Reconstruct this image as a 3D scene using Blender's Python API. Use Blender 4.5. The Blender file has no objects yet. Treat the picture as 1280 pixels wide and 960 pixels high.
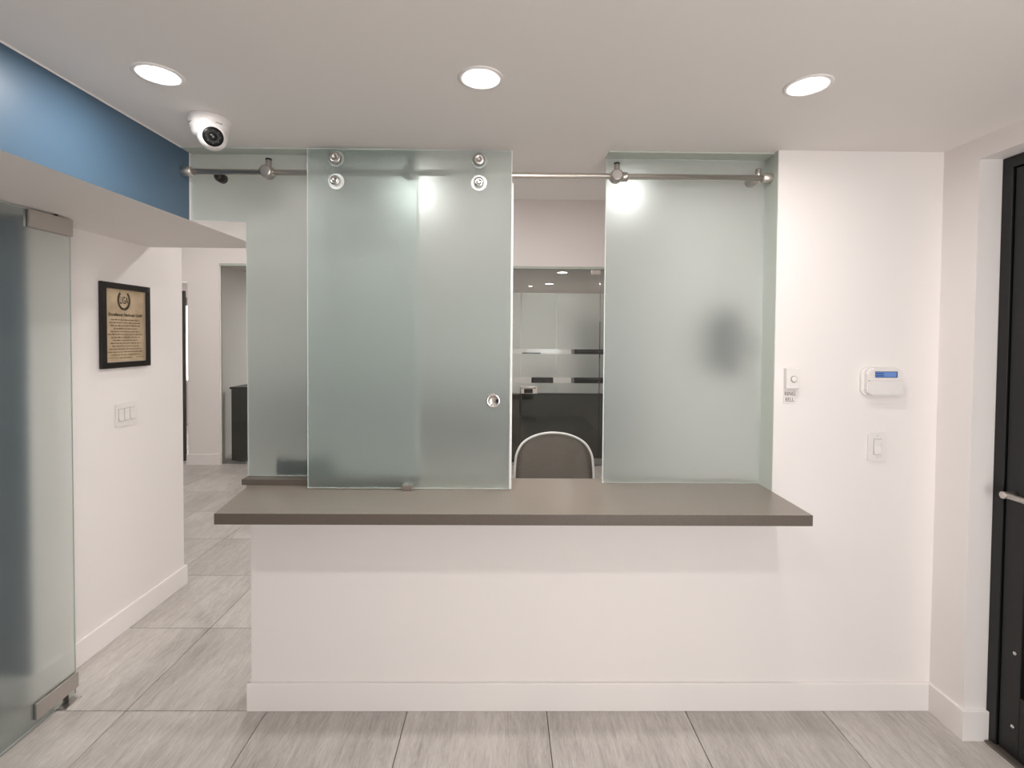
import bpy, bmesh, math, random
from mathutils import Vector, Matrix
random.seed(7)
SC = bpy.context.scene
COL = SC.collection
PI = math.pi

# ---------------------------------------------------------------- camera
cam_d = bpy.data.cameras.new('camera')
cam = bpy.data.objects.new('camera', cam_d)
COL.objects.link(cam)
cam_d.sensor_fit = 'HORIZONTAL'
cam_d.sensor_width = 36.0
cam_d.lens = 36.0 * 615.9 / 1280.0
cam_d.shift_x = (640.0 - 638.4) / 1280.0
cam_d.shift_y = -(480.0 - 436.1) / 1280.0
cam_d.clip_start = 0.02
RGT = Vector((0.9999047, -0.01131545, 0.00790899))
UPV = Vector((-0.00764385, 0.02328619, 0.99969962))
FWD = Vector((0.01149622, 0.9996648, -0.02319747))
M = Matrix((RGT, UPV, -FWD)).transposed().to_4x4()
M.translation = Vector((0.0, -2.1325, 1.6363))
cam.matrix_world = M
SC.camera = cam

# ---------------------------------------------------------------- world, exposure
W = bpy.data.worlds.new('world')
SC.world = W
W.use_nodes = True
W.node_tree.nodes['Background'].inputs[0].default_value = (0.05, 0.055, 0.06, 1)
W.node_tree.nodes['Background'].inputs[1].default_value = 0.3
SC.view_settings.view_transform = 'Standard'
SC.view_settings.look = 'None'
SC.view_settings.gamma = 1.0
SC.view_settings.use_curve_mapping = False
SC.view_settings.exposure = 1.40
SC.cycles.max_bounces = 14
SC.cycles.diffuse_bounces = 6
SC.cycles.glossy_bounces = 5
SC.cycles.transmission_bounces = 14
SC.cycles.sample_clamp_indirect = 6.0
SC.cycles.blur_glossy = 0.7
LAMP = 96.0            # radiance of the front room's downlight diffusers
LAMP_SCREEN = 84.0     # the two lamps behind the reception screen
LAMP_HALL = 175.0      # the high hall behind
LAMP_OFFICE = 230.0
sun_d = bpy.data.lights.new('window_daylight', 'AREA')   # daylight entering by the shop window behind the camera
sun_d.shape = 'RECTANGLE'; sun_d.size = 1.15; sun_d.size_y = 1.95; sun_d.energy = 21.0
sun_d.color = (1.0, 0.985, 0.97)
sun_o = bpy.data.objects.new('window_daylight', sun_d)
COL.objects.link(sun_o)
sun_o.location = (1.22, -3.86, 1.2)
sun_o.rotation_euler = (PI / 2, 0, 0)

# ---------------------------------------------------------------- materials
def lin(c):
    c = c / 255.0
    return c / 12.92 if c <= 0.04045 else ((c + 0.055) / 1.055) ** 2.4

def rgb(r, g, b):
    return (lin(r), lin(g), lin(b), 1.0)

def mat(name, col, rough=0.5, metal=0.0, **kw):
    m = bpy.data.materials.new(name)
    m.use_nodes = True
    b = m.node_tree.nodes['Principled BSDF']
    b.inputs['Base Color'].default_value = col
    b.inputs['Roughness'].default_value = rough
    b.inputs['Metallic'].default_value = metal
    for k, v in kw.items():
        b.inputs[k.replace('_', ' ')].default_value = v
    return m

def bump(m, scale, strength, dist=0.001, stretch=None):
    nt = m.node_tree
    n = nt.nodes.new('ShaderNodeTexNoise')
    n.inputs['Scale'].default_value = scale
    n.inputs['Detail'].default_value = 4
    g = nt.nodes.new('ShaderNodeNewGeometry')
    mp = nt.nodes.new('ShaderNodeMapping')
    if stretch:
        mp.inputs['Scale'].default_value = stretch
    nt.links.new(g.outputs['Position'], mp.inputs['Vector'])
    nt.links.new(mp.outputs[0], n.inputs['Vector'])
    bp = nt.nodes.new('ShaderNodeBump')
    bp.inputs['Strength'].default_value = strength
    bp.inputs['Distance'].default_value = dist
    nt.links.new(n.outputs['Fac'], bp.inputs['Height'])
    nt.links.new(bp.outputs[0], nt.nodes['Principled BSDF'].inputs['Normal'])
    return n

def speckle(m, c1, c2, scale, stretch=None, lo=0.35, hi=0.65):
    nt = m.node_tree
    g = nt.nodes.new('ShaderNodeNewGeometry')
    mp = nt.nodes.new('ShaderNodeMapping')
    if stretch:
        mp.inputs['Scale'].default_value = stretch
    n = nt.nodes.new('ShaderNodeTexNoise')
    n.inputs['Scale'].default_value = scale
    n.inputs['Detail'].default_value = 5
    r = nt.nodes.new('ShaderNodeValToRGB')
    r.color_ramp.elements[0].position = lo
    r.color_ramp.elements[1].position = hi
    r.color_ramp.elements[0].color = c1
    r.color_ramp.elements[1].color = c2
    nt.links.new(g.outputs['Position'], mp.inputs['Vector'])
    nt.links.new(mp.outputs[0], n.inputs['Vector'])
    nt.links.new(n.outputs['Fac'], r.inputs['Fac'])
    nt.links.new(r.outputs[0], nt.nodes['Principled BSDF'].inputs['Base Color'])
    return m

def emit(name, col, strength):
    m = bpy.data.materials.new(name)
    m.use_nodes = True
    nt = m.node_tree
    nt.nodes.clear()
    e = nt.nodes.new('ShaderNodeEmission')
    o = nt.nodes.new('ShaderNodeOutputMaterial')
    e.inputs[0].default_value = col
    e.inputs[1].default_value = strength
    nt.links.new(e.outputs[0], o.inputs[0])
    return m

PAINT = mat('white_paint', (0.83, 0.788, 0.772, 1), 0.55)
bump(PAINT, 260, 0.08)
CEILP = mat('ceiling_paint', (0.80, 0.762, 0.735, 1), 0.7)
bump(CEILP, 200, 0.06)
TRIMP = mat('trim_paint', (0.84, 0.80, 0.785, 1), 0.35)
BLUE = mat('blue_paint', rgb(74, 98, 119), 0.4)
bump(BLUE, 240, 0.08)
DARKBLUE = mat('dark_blue_paint', rgb(40, 54, 66), 0.5)
GROUT = mat('grout', rgb(96, 88, 82), 0.9)
STEEL = mat('brushed_steel', (0.56, 0.53, 0.50, 1), 0.32, 1.0)
bump(STEEL, 90, 0.12, 0.0005, (1, 12, 12))
NICKEL = mat('brushed_nickel', (0.74, 0.69, 0.64, 1), 0.40, 1.0)
CHROME = mat('polished_steel', (0.72, 0.70, 0.68, 1), 0.14, 1.0)
DARKMETAL = mat('dark_metal', rgb(58, 54, 50), 0.4, 0.6)
BLACKALU = mat('black_aluminium', rgb(13, 13, 13), 0.42, 0.0)
BLACKP = mat('black_plastic', rgb(22, 22, 22), 0.35)
CHANNEL = mat('channel_metal', rgb(188, 194, 184), 0.5, 0.0)
JAMB = mat('jamb_green_cast', rgb(214, 219, 211), 0.5)  # pale green stands for glass-tinted light on the white reveal
WASHER = mat('washer_pale', (0.40, 0.45, 0.43, 1), 0.3)
SILLM = mat('sill_channel', rgb(98, 90, 82), 0.5, 0.1)
WPLAST = mat('white_plastic', (0.80, 0.765, 0.75, 1), 0.3)
WPLAST2 = mat('white_plastic_shade', (0.66, 0.63, 0.61, 1), 0.35)
SEAM = mat('seam', (0.30, 0.28, 0.27, 1), 0.6)
LENSB = mat('lens_black', (0.006, 0.006, 0.006, 1), 0.08)
LENSR = mat('lens_ring', (0.008, 0.008, 0.008, 1), 0.3, Specular_IOR_Level=0.15)
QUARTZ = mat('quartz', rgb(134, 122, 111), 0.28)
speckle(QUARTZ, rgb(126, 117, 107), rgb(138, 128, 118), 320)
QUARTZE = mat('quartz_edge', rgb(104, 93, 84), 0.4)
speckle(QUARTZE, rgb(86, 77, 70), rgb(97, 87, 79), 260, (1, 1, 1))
PAPER = mat('parchment', rgb(178, 152, 118), 0.6)
speckle(PAPER, rgb(174, 153, 124), rgb(194, 173, 144), 14)
INK = mat('ink', rgb(62, 46, 30), 0.7)
INKL = mat('ink_light', rgb(92, 70, 48), 0.7)
INKG = mat('sign_ink', rgb(92, 86, 84), 0.7)
FRAMEB = mat('frame_black', rgb(24, 19, 15), 0.3)
FILLET = mat('frame_fillet', rgb(178, 164, 148), 0.4)
CHAIRW = mat('chair_frame', (0.78, 0.78, 0.76, 1), 0.3)
MESHF = mat('chair_mesh', rgb(104, 99, 93), 0.85)
speckle(MESHF, rgb(136, 131, 124), rgb(164, 157, 149), 420)
SEATF = mat('seat_fabric', rgb(50, 48, 46), 0.9)
CABINET = mat('charcoal_laminate', rgb(56, 55, 50), 0.4)
WOODB = mat('walnut_laminate', rgb(84, 70, 62), 0.5)
LCD = emit('lcd_blue', rgb(104, 132, 184), 0.42)
LCD2 = emit('lcd_text', rgb(60, 84, 140), 0.28)
LCDF = mat('lcd_frame', rgb(46, 58, 90), 0.3)
DAY = emit('daylight_pane', (1.0, 0.98, 0.97, 1), 2.2)

def lamp_mat(name, s):
    return emit(name, (1.0, 0.965, 0.93, 1), s)
LAMPM = lamp_mat('lamp_diffuser', LAMP)
LAMPS = lamp_mat('lamp_diffuser_screen', LAMP_SCREEN)
LAMPR = lamp_mat('lamp_diffuser_fill', 26.0)
LAMPH = lamp_mat('lamp_diffuser_hall', LAMP_HALL)
LAMPO = lamp_mat('lamp_diffuser_office', LAMP_OFFICE)

def glass(name, col, rough, trans, ior=1.45, tint=None):
    return mat(name, col, rough, 0.0, Transmission_Weight=trans, IOR=ior)
FROST = glass('frosted_glass', (0.73, 0.838, 0.808, 1), 0.46, 0.92)
FROSTB = glass('frosted_glass_back', (0.925, 0.957, 0.953, 1), 0.36, 0.97)
DOORF = glass('frosted_door_glass', (0.78, 0.865, 0.835, 1), 0.24, 0.95)
DOORB = glass('frosted_door_glass_back', (0.94, 0.965, 0.955, 1), 0.20, 0.98)
FILM = glass('frosted_film', (0.84, 0.87, 0.84, 1), 0.40, 0.80)
CLEAR = glass('clear_glass', (0.90, 0.945, 0.92, 1), 0.0, 1.0)
GEDGE = mat('glass_edge', (0.86, 0.91, 0.885, 1), 0.25)  # pale opaque tint stands for light caught by the polished glass edges
DARKGLASS = mat('dark_door_glass', (0.006, 0.007, 0.008, 1), 0.06)

def tile_material():
    m = bpy.data.materials.new('porcelain_tile')
    m.use_nodes = True
    nt = m.node_tree
    b = nt.nodes['Principled BSDF']
    b.inputs['Roughness'].default_value = 0.42
    g = nt.nodes.new('ShaderNodeNewGeometry')
    oi = nt.nodes.new('ShaderNodeObjectInfo')
    sc = nt.nodes.new('ShaderNodeVectorMath'); sc.operation = 'SCALE'
    sc.inputs[0].default_value = (17.0, 31.0, 0.0)
    nt.links.new(oi.outputs['Random'], sc.inputs['Scale'])
    ad = nt.nodes.new('ShaderNodeVectorMath'); ad.operation = 'ADD'
    nt.links.new(g.outputs['Position'], ad.inputs[0])
    nt.links.new(sc.outputs[0], ad.inputs[1])
    def nz(scl, rot, detail, rough, dist):
        mp = nt.nodes.new('ShaderNodeMapping')
        mp.inputs['Rotation'].default_value = (0, 0, rot)
        mp.inputs['Scale'].default_value = scl
        n = nt.nodes.new('ShaderNodeTexNoise')
        n.inputs['Scale'].default_value = 1.0
        n.inputs['Detail'].default_value = detail
        n.inputs['Roughness'].default_value = rough
        n.inputs['Distortion'].default_value = dist
        nt.links.new(ad.outputs[0], mp.inputs['Vector'])
        nt.links.new(mp.outputs[0], n.inputs['Vector'])
        return n
    n1 = nz((17, 2.6, 1), -0.07, 10, 0.74, 0.9)
    n2 = nz((85, 11, 1), -0.07, 7, 0.75, 1.2)
    n3 = nz((3, 2, 1), 0.0, 3, 0.5, 0.0)
    mx = nt.nodes.new('ShaderNodeMix'); mx.data_type = 'FLOAT'
    mx.inputs[0].default_value = 0.55
    nt.links.new(n1.outputs['Fac'], mx.inputs[2]); nt.links.new(n2.outputs['Fac'], mx.inputs[3])
    mx2 = nt.nodes.new('ShaderNodeMix'); mx2.data_type = 'FLOAT'
    mx2.inputs[0].default_value = 0.25
    nt.links.new(mx.outputs[0], mx2.inputs[2]); nt.links.new(n3.outputs['Fac'], mx2.inputs[3])
    r = nt.nodes.new('ShaderNodeValToRGB')
    e = r.color_ramp.elements
    e[0].position = 0.33; e[0].color = rgb(130, 124, 119)
    e[1].position = 0.66; e[1].color = rgb(216, 210, 205)
    k = e.new(0.42); k.color = rgb(168, 162, 157)
    k = e.new(0.53); k.color = rgb(193, 187, 182)
    nt.links.new(mx2.outputs[0], r.inputs['Fac'])
    hs = nt.nodes.new('ShaderNodeHueSaturation')
    mr = nt.nodes.new('ShaderNodeMapRange')
    mr.inputs['To Min'].default_value = 0.95; mr.inputs['To Max'].default_value = 1.05
    nt.links.new(oi.outputs['Random'], mr.inputs['Value'])
    nt.links.new(mr.outputs[0], hs.inputs['Value'])
    nt.links.new(r.outputs[0], hs.inputs['Color'])
    nt.links.new(hs.outputs[0], b.inputs['Base Color'])
    bp = nt.nodes.new('ShaderNodeBump')
    bp.inputs['Strength'].default_value = 0.15; bp.inputs['Distance'].default_value = 0.002
    nt.links.new(n2.outputs['Fac'], bp.inputs['Height'])
    nt.links.new(bp.outputs[0], b.inputs['Normal'])
    return m
TILE = tile_material()

# ---------------------------------------------------------------- mesh helpers
def box(bm, x0, x1, y0, y1, z0, z1, bev=0.0, seg=2, mi=0):
    vs = [bm.verts.new((x, y, z)) for x in (x0, x1) for y in (y0, y1) for z in (z0, z1)]
    idx = [(0, 1, 3, 2), (4, 6, 7, 5), (0, 4, 5, 1), (2, 3, 7, 6), (0, 2, 6, 4), (1, 5, 7, 3)]
    fs = [bm.faces.new([vs[i] for i in f]) for f in idx]
    for f in fs:
        f.material_index = mi
    if bev > 0:
        es = list({e for f in fs for e in f.edges})
        bmesh.ops.bevel(bm, geom=es, offset=bev, segments=seg, profile=0.5, affect='EDGES', clamp_overlap=True)
    return fs

def frame_from(d):
    d = Vector(d).normalized()
    a = Vector((0, 0, 1)) if abs(d.z) < 0.9 else Vector((1, 0, 0))
    u = d.cross(a).normalized()
    return u, d.cross(u).normalized()

def lathe(bm, o, d, prof, n=32, mi=0, cap0=True, cap1=True):
    """profile = [(distance along d, radius)], closed with caps"""
    o = Vector(o); d = Vector(d).normalized()
    u, v = frame_from(d)
    rings = []
    for t, r in prof:
        rings.append([bm.verts.new(o + d * t + (u * math.cos(a) + v * math.sin(a)) * r)
                      for a in (2 * PI * i / n for i in range(n))])
    for a, b in zip(rings, rings[1:]):
        for i in range(n):
            f = bm.faces.new((a[i], a[(i + 1) % n], b[(i + 1) % n], b[i]))
            f.smooth = True; f.material_index = mi
    if cap0:
        bm.faces.new(rings[0][::-1]).material_index = mi
    if cap1:
        bm.faces.new(rings[-1]).material_index = mi

def cyl(bm, a, b, r, n=24, bev=0.0, mi=0):
    a = Vector(a); b = Vector(b)
    L = (b - a).length
    if bev > 0:
        lathe(bm, a, b - a, [(0, r - bev), (bev, r), (L - bev, r), (L, r - bev)], n, mi)
    else:
        lathe(bm, a, b - a, [(0, r), (L, r)], n, mi)

def tube(bm, pts, r, n=10, mi=0, closed=False):
    pts = [Vector(p) for p in pts]
    rings = []
    N = len(pts)
    pu = None
    for i, p in enumerate(pts):
        t = (pts[(i + 1) % N] - pts[i - 1]) if closed else (pts[min(i + 1, N - 1)] - pts[max(i - 1, 0)])
        t.normalize()
        if pu is None:
            pu, _ = frame_from(t)
        u = (pu - t * pu.dot(t)).normalized(); pu = u
        v = t.cross(u)
        rings.append([bm.verts.new(p + (u * math.cos(2 * PI * k / n) + v * math.sin(2 * PI * k / n)) * r) for k in range(n)])
    prs = list(zip(rings, rings[1:])) + ([(rings[-1], rings[0])] if closed else [])
    for a, b in prs:
        for k in range(n):
            f = bm.faces.new((a[k], a[(k + 1) % n], b[(k + 1) % n], b[k])); f.smooth = True; f.material_index = mi
    if not closed:
        bm.faces.new(rings[0][::-1]).material_index = mi
        bm.faces.new(rings[-1]).material_index = mi

def prism(bm, poly, axis, a0, a1, mi=0, bev=0.0):
    """extrude polygon [(p,q)] along axis ('x': p=y,q=z; 'y': p=x,q=z; 'z': p=x,q=y)"""
    def P(p, q, a):
        return {'x': (a, p, q), 'y': (p, a, q), 'z': (p, q, a)}[axis]
    A = [bm.verts.new(P(p, q, a0)) for p, q in poly]
    B = [bm.verts.new(P(p, q, a1)) for p, q in poly]
    n = len(poly)
    fs = [bm.faces.new(A), bm.faces.new(B[::-1])]
    for i in range(n):
        fs.append(bm.faces.new((A[i], B[i], B[(i + 1) % n], A[(i + 1) % n])))
    for f in fs:
        f.material_index = mi
    if bev > 0:
        es = list({e for f in fs[:2] for e in f.edges})
        bmesh.ops.bevel(bm, geom=es, offset=bev, segments=2, profile=0.5, affect='EDGES', clamp_overlap=True)
    return fs

def rrect(cx, cz, w, h, r, n=6):
    out = []
    for sx, sz, a0 in ((1, 1, 0), (-1, 1, PI / 2), (-1, -1, PI), (1, -1, 1.5 * PI)):
        for i in range(n + 1):
            a = a0 + (PI / 2) * i / n
            out.append((cx + sx * (w / 2 - r) + r * math.cos(a), cz + sz * (h / 2 - r) + r * math.sin(a)))
    return out

def obj(name, bm, mats, parent=None, smooth=False):
    bmesh.ops.recalc_face_normals(bm, faces=bm.faces)
    me = bpy.data.meshes.new(name)
    bm.to_mesh(me); bm.free()
    for m in (mats if isinstance(mats, (list, tuple)) else [mats]):
        me.materials.append(m)
    o = bpy.data.objects.new(name, me)
    COL.objects.link(o)
    if parent is not None:
        o.parent = parent
        o.matrix_parent_inverse = Matrix.Translation(-Vector(parent.location)) if parent.parent is None else Matrix.Identity(4)
    return o

def thing(name, label, cat, loc=(0, 0, 0), group=None, kind=None):
    o = bpy.data.objects.new(name, None)
    o.empty_display_size = 0.05
    COL.objects.link(o)
    o.location = loc
    return tag(o, label, cat, group, kind)

def tag(o, label=None, cat=None, group=None, kind=None):
    if label: o['label'] = label
    if cat: o['category'] = cat
    if group: o['group'] = group
    if kind: o['kind'] = kind
    return o

def B(name, dims, m, parent=None, bev=0.0, **kw):
    bm = bmesh.new()
    box(bm, *dims, bev=bev)
    return obj(name, bm, m, parent)

def boxes(name, lst, m, parent=None, bev=0.0):
    bm = bmesh.new()
    for d in lst:
        box(bm, *d, bev=bev)
    return obj(name, bm, m, parent)

def struct(o, label, cat):
    return tag(o, label, cat, None, 'structure')

def text_mesh(name, s, size, m, origin, xdir, ydir, parent, align='CENTER', shear=0.0, spacing=1.0, sx=1.0, bold=0.0):
    cu = bpy.data.curves.new(name, 'FONT')
    cu.body = s; cu.size = size; cu.align_x = align; cu.align_y = 'CENTER'
    cu.shear = shear; cu.space_character = spacing
    cu.resolution_u = 3; cu.offset = bold
    cu.extrude = 0.0002
    t = bpy.data.objects.new(name, cu)
    COL.objects.link(t)
    bpy.context.view_layer.update()
    me = bpy.data.meshes.new_from_object(t.evaluated_get(bpy.context.evaluated_depsgraph_get()))
    bpy.data.objects.remove(t)
    x = Vector(xdir); y = Vector(ydir); z = x.cross(y)
    R = Matrix((x * sx, y, z)).transposed().to_4x4()
    R.translation = Vector(origin)
    me.transform(R)
    me.materials.clear()
    me.materials.append(m)
    o = bpy.data.objects.new(name, me)
    COL.objects.link(o)
    o.parent = parent
    o.matrix_parent_inverse = Matrix.Translation(-Vector(parent.location))
    return o

# ---------------------------------------------------------------- dimensions (metres), wall face at y = 0
H = 2.453          # dropped ceiling
ZS = 2.149         # underside of the beam
XB = -1.4144       # face of the beam
XL = -2.095        # face of the left wall
XR = 1.896         # face of the right wall
XJ = 1.177         # right jamb of the opening
ZC = 0.971         # counter top
YE = 0.80          # back edge of the dropped ceiling
YF = 4.09          # far wall
HH = 3.40          # hall ceiling
YFRONT = -3.9
XLL = -2.62

# ---------------------------------------------------------------- floor
base = B('floor', (-7.2, 2.6, YFRONT - 0.1, 9.3, -0.12, -0.0065), GROUT)
struct(base, 'floor of large pale grey vein-patterned porcelain tiles laid in a straight grid', 'floor')
G0, YG, TS, GAP = -1.026, -0.008, 0.61, 0.0035
bm = bmesh.new()
box(bm, GAP / 2, TS - GAP / 2, GAP / 2, TS - GAP / 2, -0.009, 0.0, bev=0.0012, seg=1)
tile0 = obj('tile', bm, TILE, base)
tile0['label'] = 'pale grey square porcelain tile with long darker veins'
first = True
for i in range(-8, 6):
    for j in range(-7, 14):
        x = G0 + TS * i; y = YG + TS * j
        if x < -6.0 or x > 2.2 or y > 7.6 or (j < -4 and i < -3):
            continue
        if j < 0 and i < -3: continue
        if first:
            t = tile0; first = False
        else:
            t = tile0.copy(); COL.objects.link(t); t.parent = base
        t.location = (x, y, 0)

# ---------------------------------------------------------------- ceiling, beam, walls
c1 = B('ceiling', (XLL - 0.1, 2.6, YFRONT - 0.1, YE, H, H + 0.12), CEILP)
struct(c1, 'flat off-white dropped ceiling with round recessed lights over the waiting room', 'ceiling')
c2 = B('ceiling', (-7.2, 2.6, YE - 0.1, YF + 0.1, HH, HH + 0.1), CEILP)
struct(c2, 'high white ceiling of the hall behind the reception screen', 'ceiling')
c3 = B('ceiling', (-3.9, 2.6, YF + 0.1, 8.5, 2.56, 2.66), CEILP)
struct(c3, 'white ceiling of the glass-fronted office at the far end', 'ceiling')
t4 = B('trim_1', (-7.2, 2.6, YE - 0.1, YE, H + 0.12, HH), PAINT)
struct(t4, 'white fascia closing the back edge of the dropped ceiling', 'fascia')

bm = bmesh.new()
fs = box(bm, XLL, XB, YFRONT, YE, ZS, H)
for f in fs:
    f.material_index = 0
o = None
# split the right face in front of the glass so the paint line is real geometry
bm.free()
bm = bmesh.new()
box(bm, XLL, XB, 0.112, YE, ZS, H, mi=0)
fs = box(bm, XLL, XB, YFRONT, 0.112, ZS, H, mi=0)
bm.normal_update()
for f in fs:
    if f.calc_center_median().x > XB - 0.01:
        f.material_index = 1
beam = obj('trim_2', bm, [CEILP, BLUE])
struct(beam, 'low bulkhead beam at left with blue painted side and white underside', 'beam')
boxes('edge_bead', [(XB, XB + 0.0025, YFRONT, 0.10, H - 0.005, H), (XB - 0.001, XB + 0.003, 0.098, 0.106, ZS, H)], TRIMP, beam)

# front wall: half wall under the counter, full-height wall right of the opening
wh = B('wall_counter', (-1.097, XJ, 0.0, 0.15, 0, ZC - 0.0425), PAINT)
struct(wh, 'white half-height wall under the stone counter', 'wall')
wf = B('wall_front', (XJ, 2.3, 0.0, 0.15, 0, H), PAINT)
struct(wf, 'white full-height front wall to the right of the glass screen', 'wall')
bf = bmesh.new()
def skirting(bm, x0, x1, y0, y1, h=0.124):
    box(bm, x0, x1, y0, y1, 0, h, bev=0.003, seg=2)
skirting(bf, -1.112, XR, -0.015, 0.0)
skirting(bf, -1.112, -1.097, -0.012, 0.15)
bfo = obj('baseboard_front', bf, TRIMP)
struct(bfo, 'white baseboard along the front wall below the counter', 'baseboard')

# left wall (passage)
bm = bmesh.new()
prism(bm, [(0.051, 0), (1.09, 0), (1.09, HH), (YE + 0.001, HH), (YE + 0.001, ZS), (0.051, ZS)], 'x', XL - 0.11, XL)
wl = obj('wall_left', bm, PAINT)
struct(wl, 'white passage wall at left with framed certificate and triple switch', 'wall')
bm = bmesh.new()
skirting(bm, XL, XL + 0.015, 0.032, 1.105)
skirting(bm, XL - 0.11, XL, 1.09, 1.105)
skirting(bm, XLL, XL + 0.015, 0.017, 0.032)
struct(obj('baseboard_left', bm, TRIMP), 'white baseboard along the passage wall under the certificate', 'baseboard')
wlb = B('wall_recess', (XLL, XL - 0.001, 0.032, 0.05, 0, ZS), BLUE)
struct(wlb, 'dark blue wall facing the room behind the frosted glass door', 'wall')
wll = B('wall_waiting', (XLL - 0.1, XLL, YFRONT, 1.09, 0, H), DARKBLUE)
struct(wll, 'dark blue-grey side wall of the waiting room behind the glass door', 'wall')

# right wall with the black door
XT = XR + 0.115
wr = boxes('wall_right', [(XR, XT, -0.163, 0.0, 0, H), (XR, XT, -1.20, -0.163, 2.366, H), (XR, XT, YFRONT, -1.20, 0, H)], PAINT)
struct(wr, 'white right wall with a deep opening for the black door', 'wall')
bm = bmesh.new()
prism(bm, [(XR - 0.015, -0.013), (XR - 0.015, -0.178), (XT - 0.023, -0.178), (XT - 0.023, -0.163), (XR, -0.163), (XR, -0.013)], 'z', 0.0, 0.124, bev=0.002)
struct(obj('baseboard_right', bm, TRIMP), 'white baseboard wrapping the corner beside the black door', 'baseboard')
struct(boxes('wall_back', [(XLL - 0.1, 0.6, YFRONT - 0.1, YFRONT, 0, H), (1.85, 2.6, YFRONT - 0.1, YFRONT, 0, H), (0.6, 1.85, YFRONT - 0.1, YFRONT, 0, 0.2), (0.6, 1.85, YFRONT - 0.1, YFRONT, 2.2, H)], PAINT), 'white wall of the waiting room behind the camera', 'wall')
struct(B('wall_outside', (2.45, 2.6, YFRONT, 0.0, 0, H), BLACKALU), 'dark vestibule wall beyond the black door', 'wall')

w3 = thing('window_3', 'wide shop window behind the camera', 'window', (1.22, YFRONT, 0.2), kind='structure')
B('pane', (0.64, 1.81, YFRONT - 0.06, YFRONT - 0.05, 0.24, 2.16), CLEAR, w3)
boxes('window_frame', [(0.6, 0.64, YFRONT - 0.08, YFRONT - 0.02, 0.2, 2.2), (1.81, 1.85, YFRONT - 0.08, YFRONT - 0.02, 0.2, 2.2), (0.64, 1.81, YFRONT - 0.08, YFRONT - 0.02, 0.2, 0.24), (0.64, 1.81, YFRONT - 0.08, YFRONT - 0.02, 2.16, 2.2)], BLACKALU, w3)
# hall behind
far = boxes('wall_far', [(-3.98, -3.584, YF, YF + 0.12, 0, HH), (-3.584, 2.5, YF, YF + 0.12, 2.535, HH),
                         (-7.2, -5.0, YF, YF + 0.12, 0, HH), (-5.0, -3.98, YF, YF + 0.12, 2.30, HH)], PAINT)
struct(far, 'white far wall of the hall with tall glass office front', 'wall')
bm = bmesh.new()
skirting(bm, -3.995, -3.575, YF - 0.015, YF, 0.135)
struct(obj('baseboard_far', bm, TRIMP), 'white baseboard on the far wall pier left of the office glass', 'baseboard')
struct(B('wall_reception', (1.62, 1.75, 0.15, YF, 0, HH), PAINT), 'white side wall of the reception area behind the right frosted pane', 'wall')
struct(B('wall_passage', (-7.2, -7.1, 1.0, 9.2, 0, HH), PAINT), 'white end wall of the passage beyond the certificate wall', 'wall')
struct(B('wall_corner', (-7.1, XL - 0.11, 0.95, 1.05, 0, HH), PAINT), 'white return wall of the passage turning left', 'wall')
struct(B('wall_office', (-3.9, 2.6, 8.2, 8.3, 0, 2.56), PAINT), 'pale back wall of the glass-fronted office', 'wall')
struct(boxes('wall_side', [(-3.9, -3.78, YF + 0.12, 8.2, 0, 2.56), (2.45, 2.55, YF + 0.12, 8.2, 0, 2.56)], PAINT), 'pale side walls of the glass-fronted office', 'wall')
# room beyond the slit with a bright window
wr2 = boxes('wall_window', [(-7.1, -3.9, 7.0, 7.1, 0, 0.75), (-7.1, -3.9, 7.0, 7.1, 2.28, HH), (-7.1, -6.6, 7.0, 7.1, 0.75, 2.28), (-5.2, -3.9, 7.0, 7.1, 0.75, 2.28)], PAINT)
struct(wr2, 'white wall holding a bright window far down the passage', 'wall')
struct(B('ceiling', (-7.2, -3.9, YF + 0.1, 7.1, 2.7, 2.8), CEILP), 'white ceiling of the far room beyond the passage opening', 'ceiling')
win = thing('window_1', 'bright daylit window seen through the narrow opening far down the passage', 'window', (-5.9, 7.05, 0.75), kind='structure')
B('pane', (-6.56, -5.24, 7.06, 7.07, 0.79, 2.24), DAY, win)
boxes('window_frame', [(-6.6, -6.55, 7.02, 7.09, 0.75, 2.28), (-5.25, -5.2, 7.02, 7.09, 0.75, 2.28), (-6.55, -5.25, 7.02, 7.09, 0.75, 0.80), (-6.55, -5.25, 7.02, 7.09, 2.23, 2.28), (-5.92, -5.89, 7.03, 7.085, 0.8, 2.23)], TRIMP, win)
blinds = B('roller_blind', (-6.5, -5.3, 6.955, 6.985, 2.17, 2.32), mat('blind_grey', rgb(150, 146, 140), 0.7))
tag(blinds, 'grey rolled blind above the bright window down the passage', 'blind')
dd = thing('door_3', 'dark edge of a half-open sliding door at the far passage opening', 'door', (-4.07, 4.22, 0), kind='structure')
B('door_leaf', (-5.0, -4.115, 4.23, 4.27, 0.01, 2.2), mat('door_edge_dark', rgb(78, 74, 72), 0.5), dd)
cyl_b = bmesh.new(); cyl(cyl_b, (-4.19, 4.23, 1.0), (-4.19, 4.19, 1.0), 0.012); cyl(cyl_b, (-4.18, 4.195, 1.0), (-4.30, 4.195, 1.0), 0.009)
obj('door_handle', cyl_b, STEEL, dd)

# ---------------------------------------------------------------- glass office front on the far wall
def glass_slab(bm, x0, x1, y0, y1, z0, z1):
    fs = box(bm, x0, x1, y0, y1, z0, z1, bev=0.0012, seg=1)
def assign_faces(o, axis, th=0.9, back=None):
    for p in o.data.polygons:
        n = p.normal
        if abs(n[axis]) > th:
            p.material_index = 0 if (back is None or n[axis] < 0) else 2
        else:
            p.material_index = 1

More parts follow.
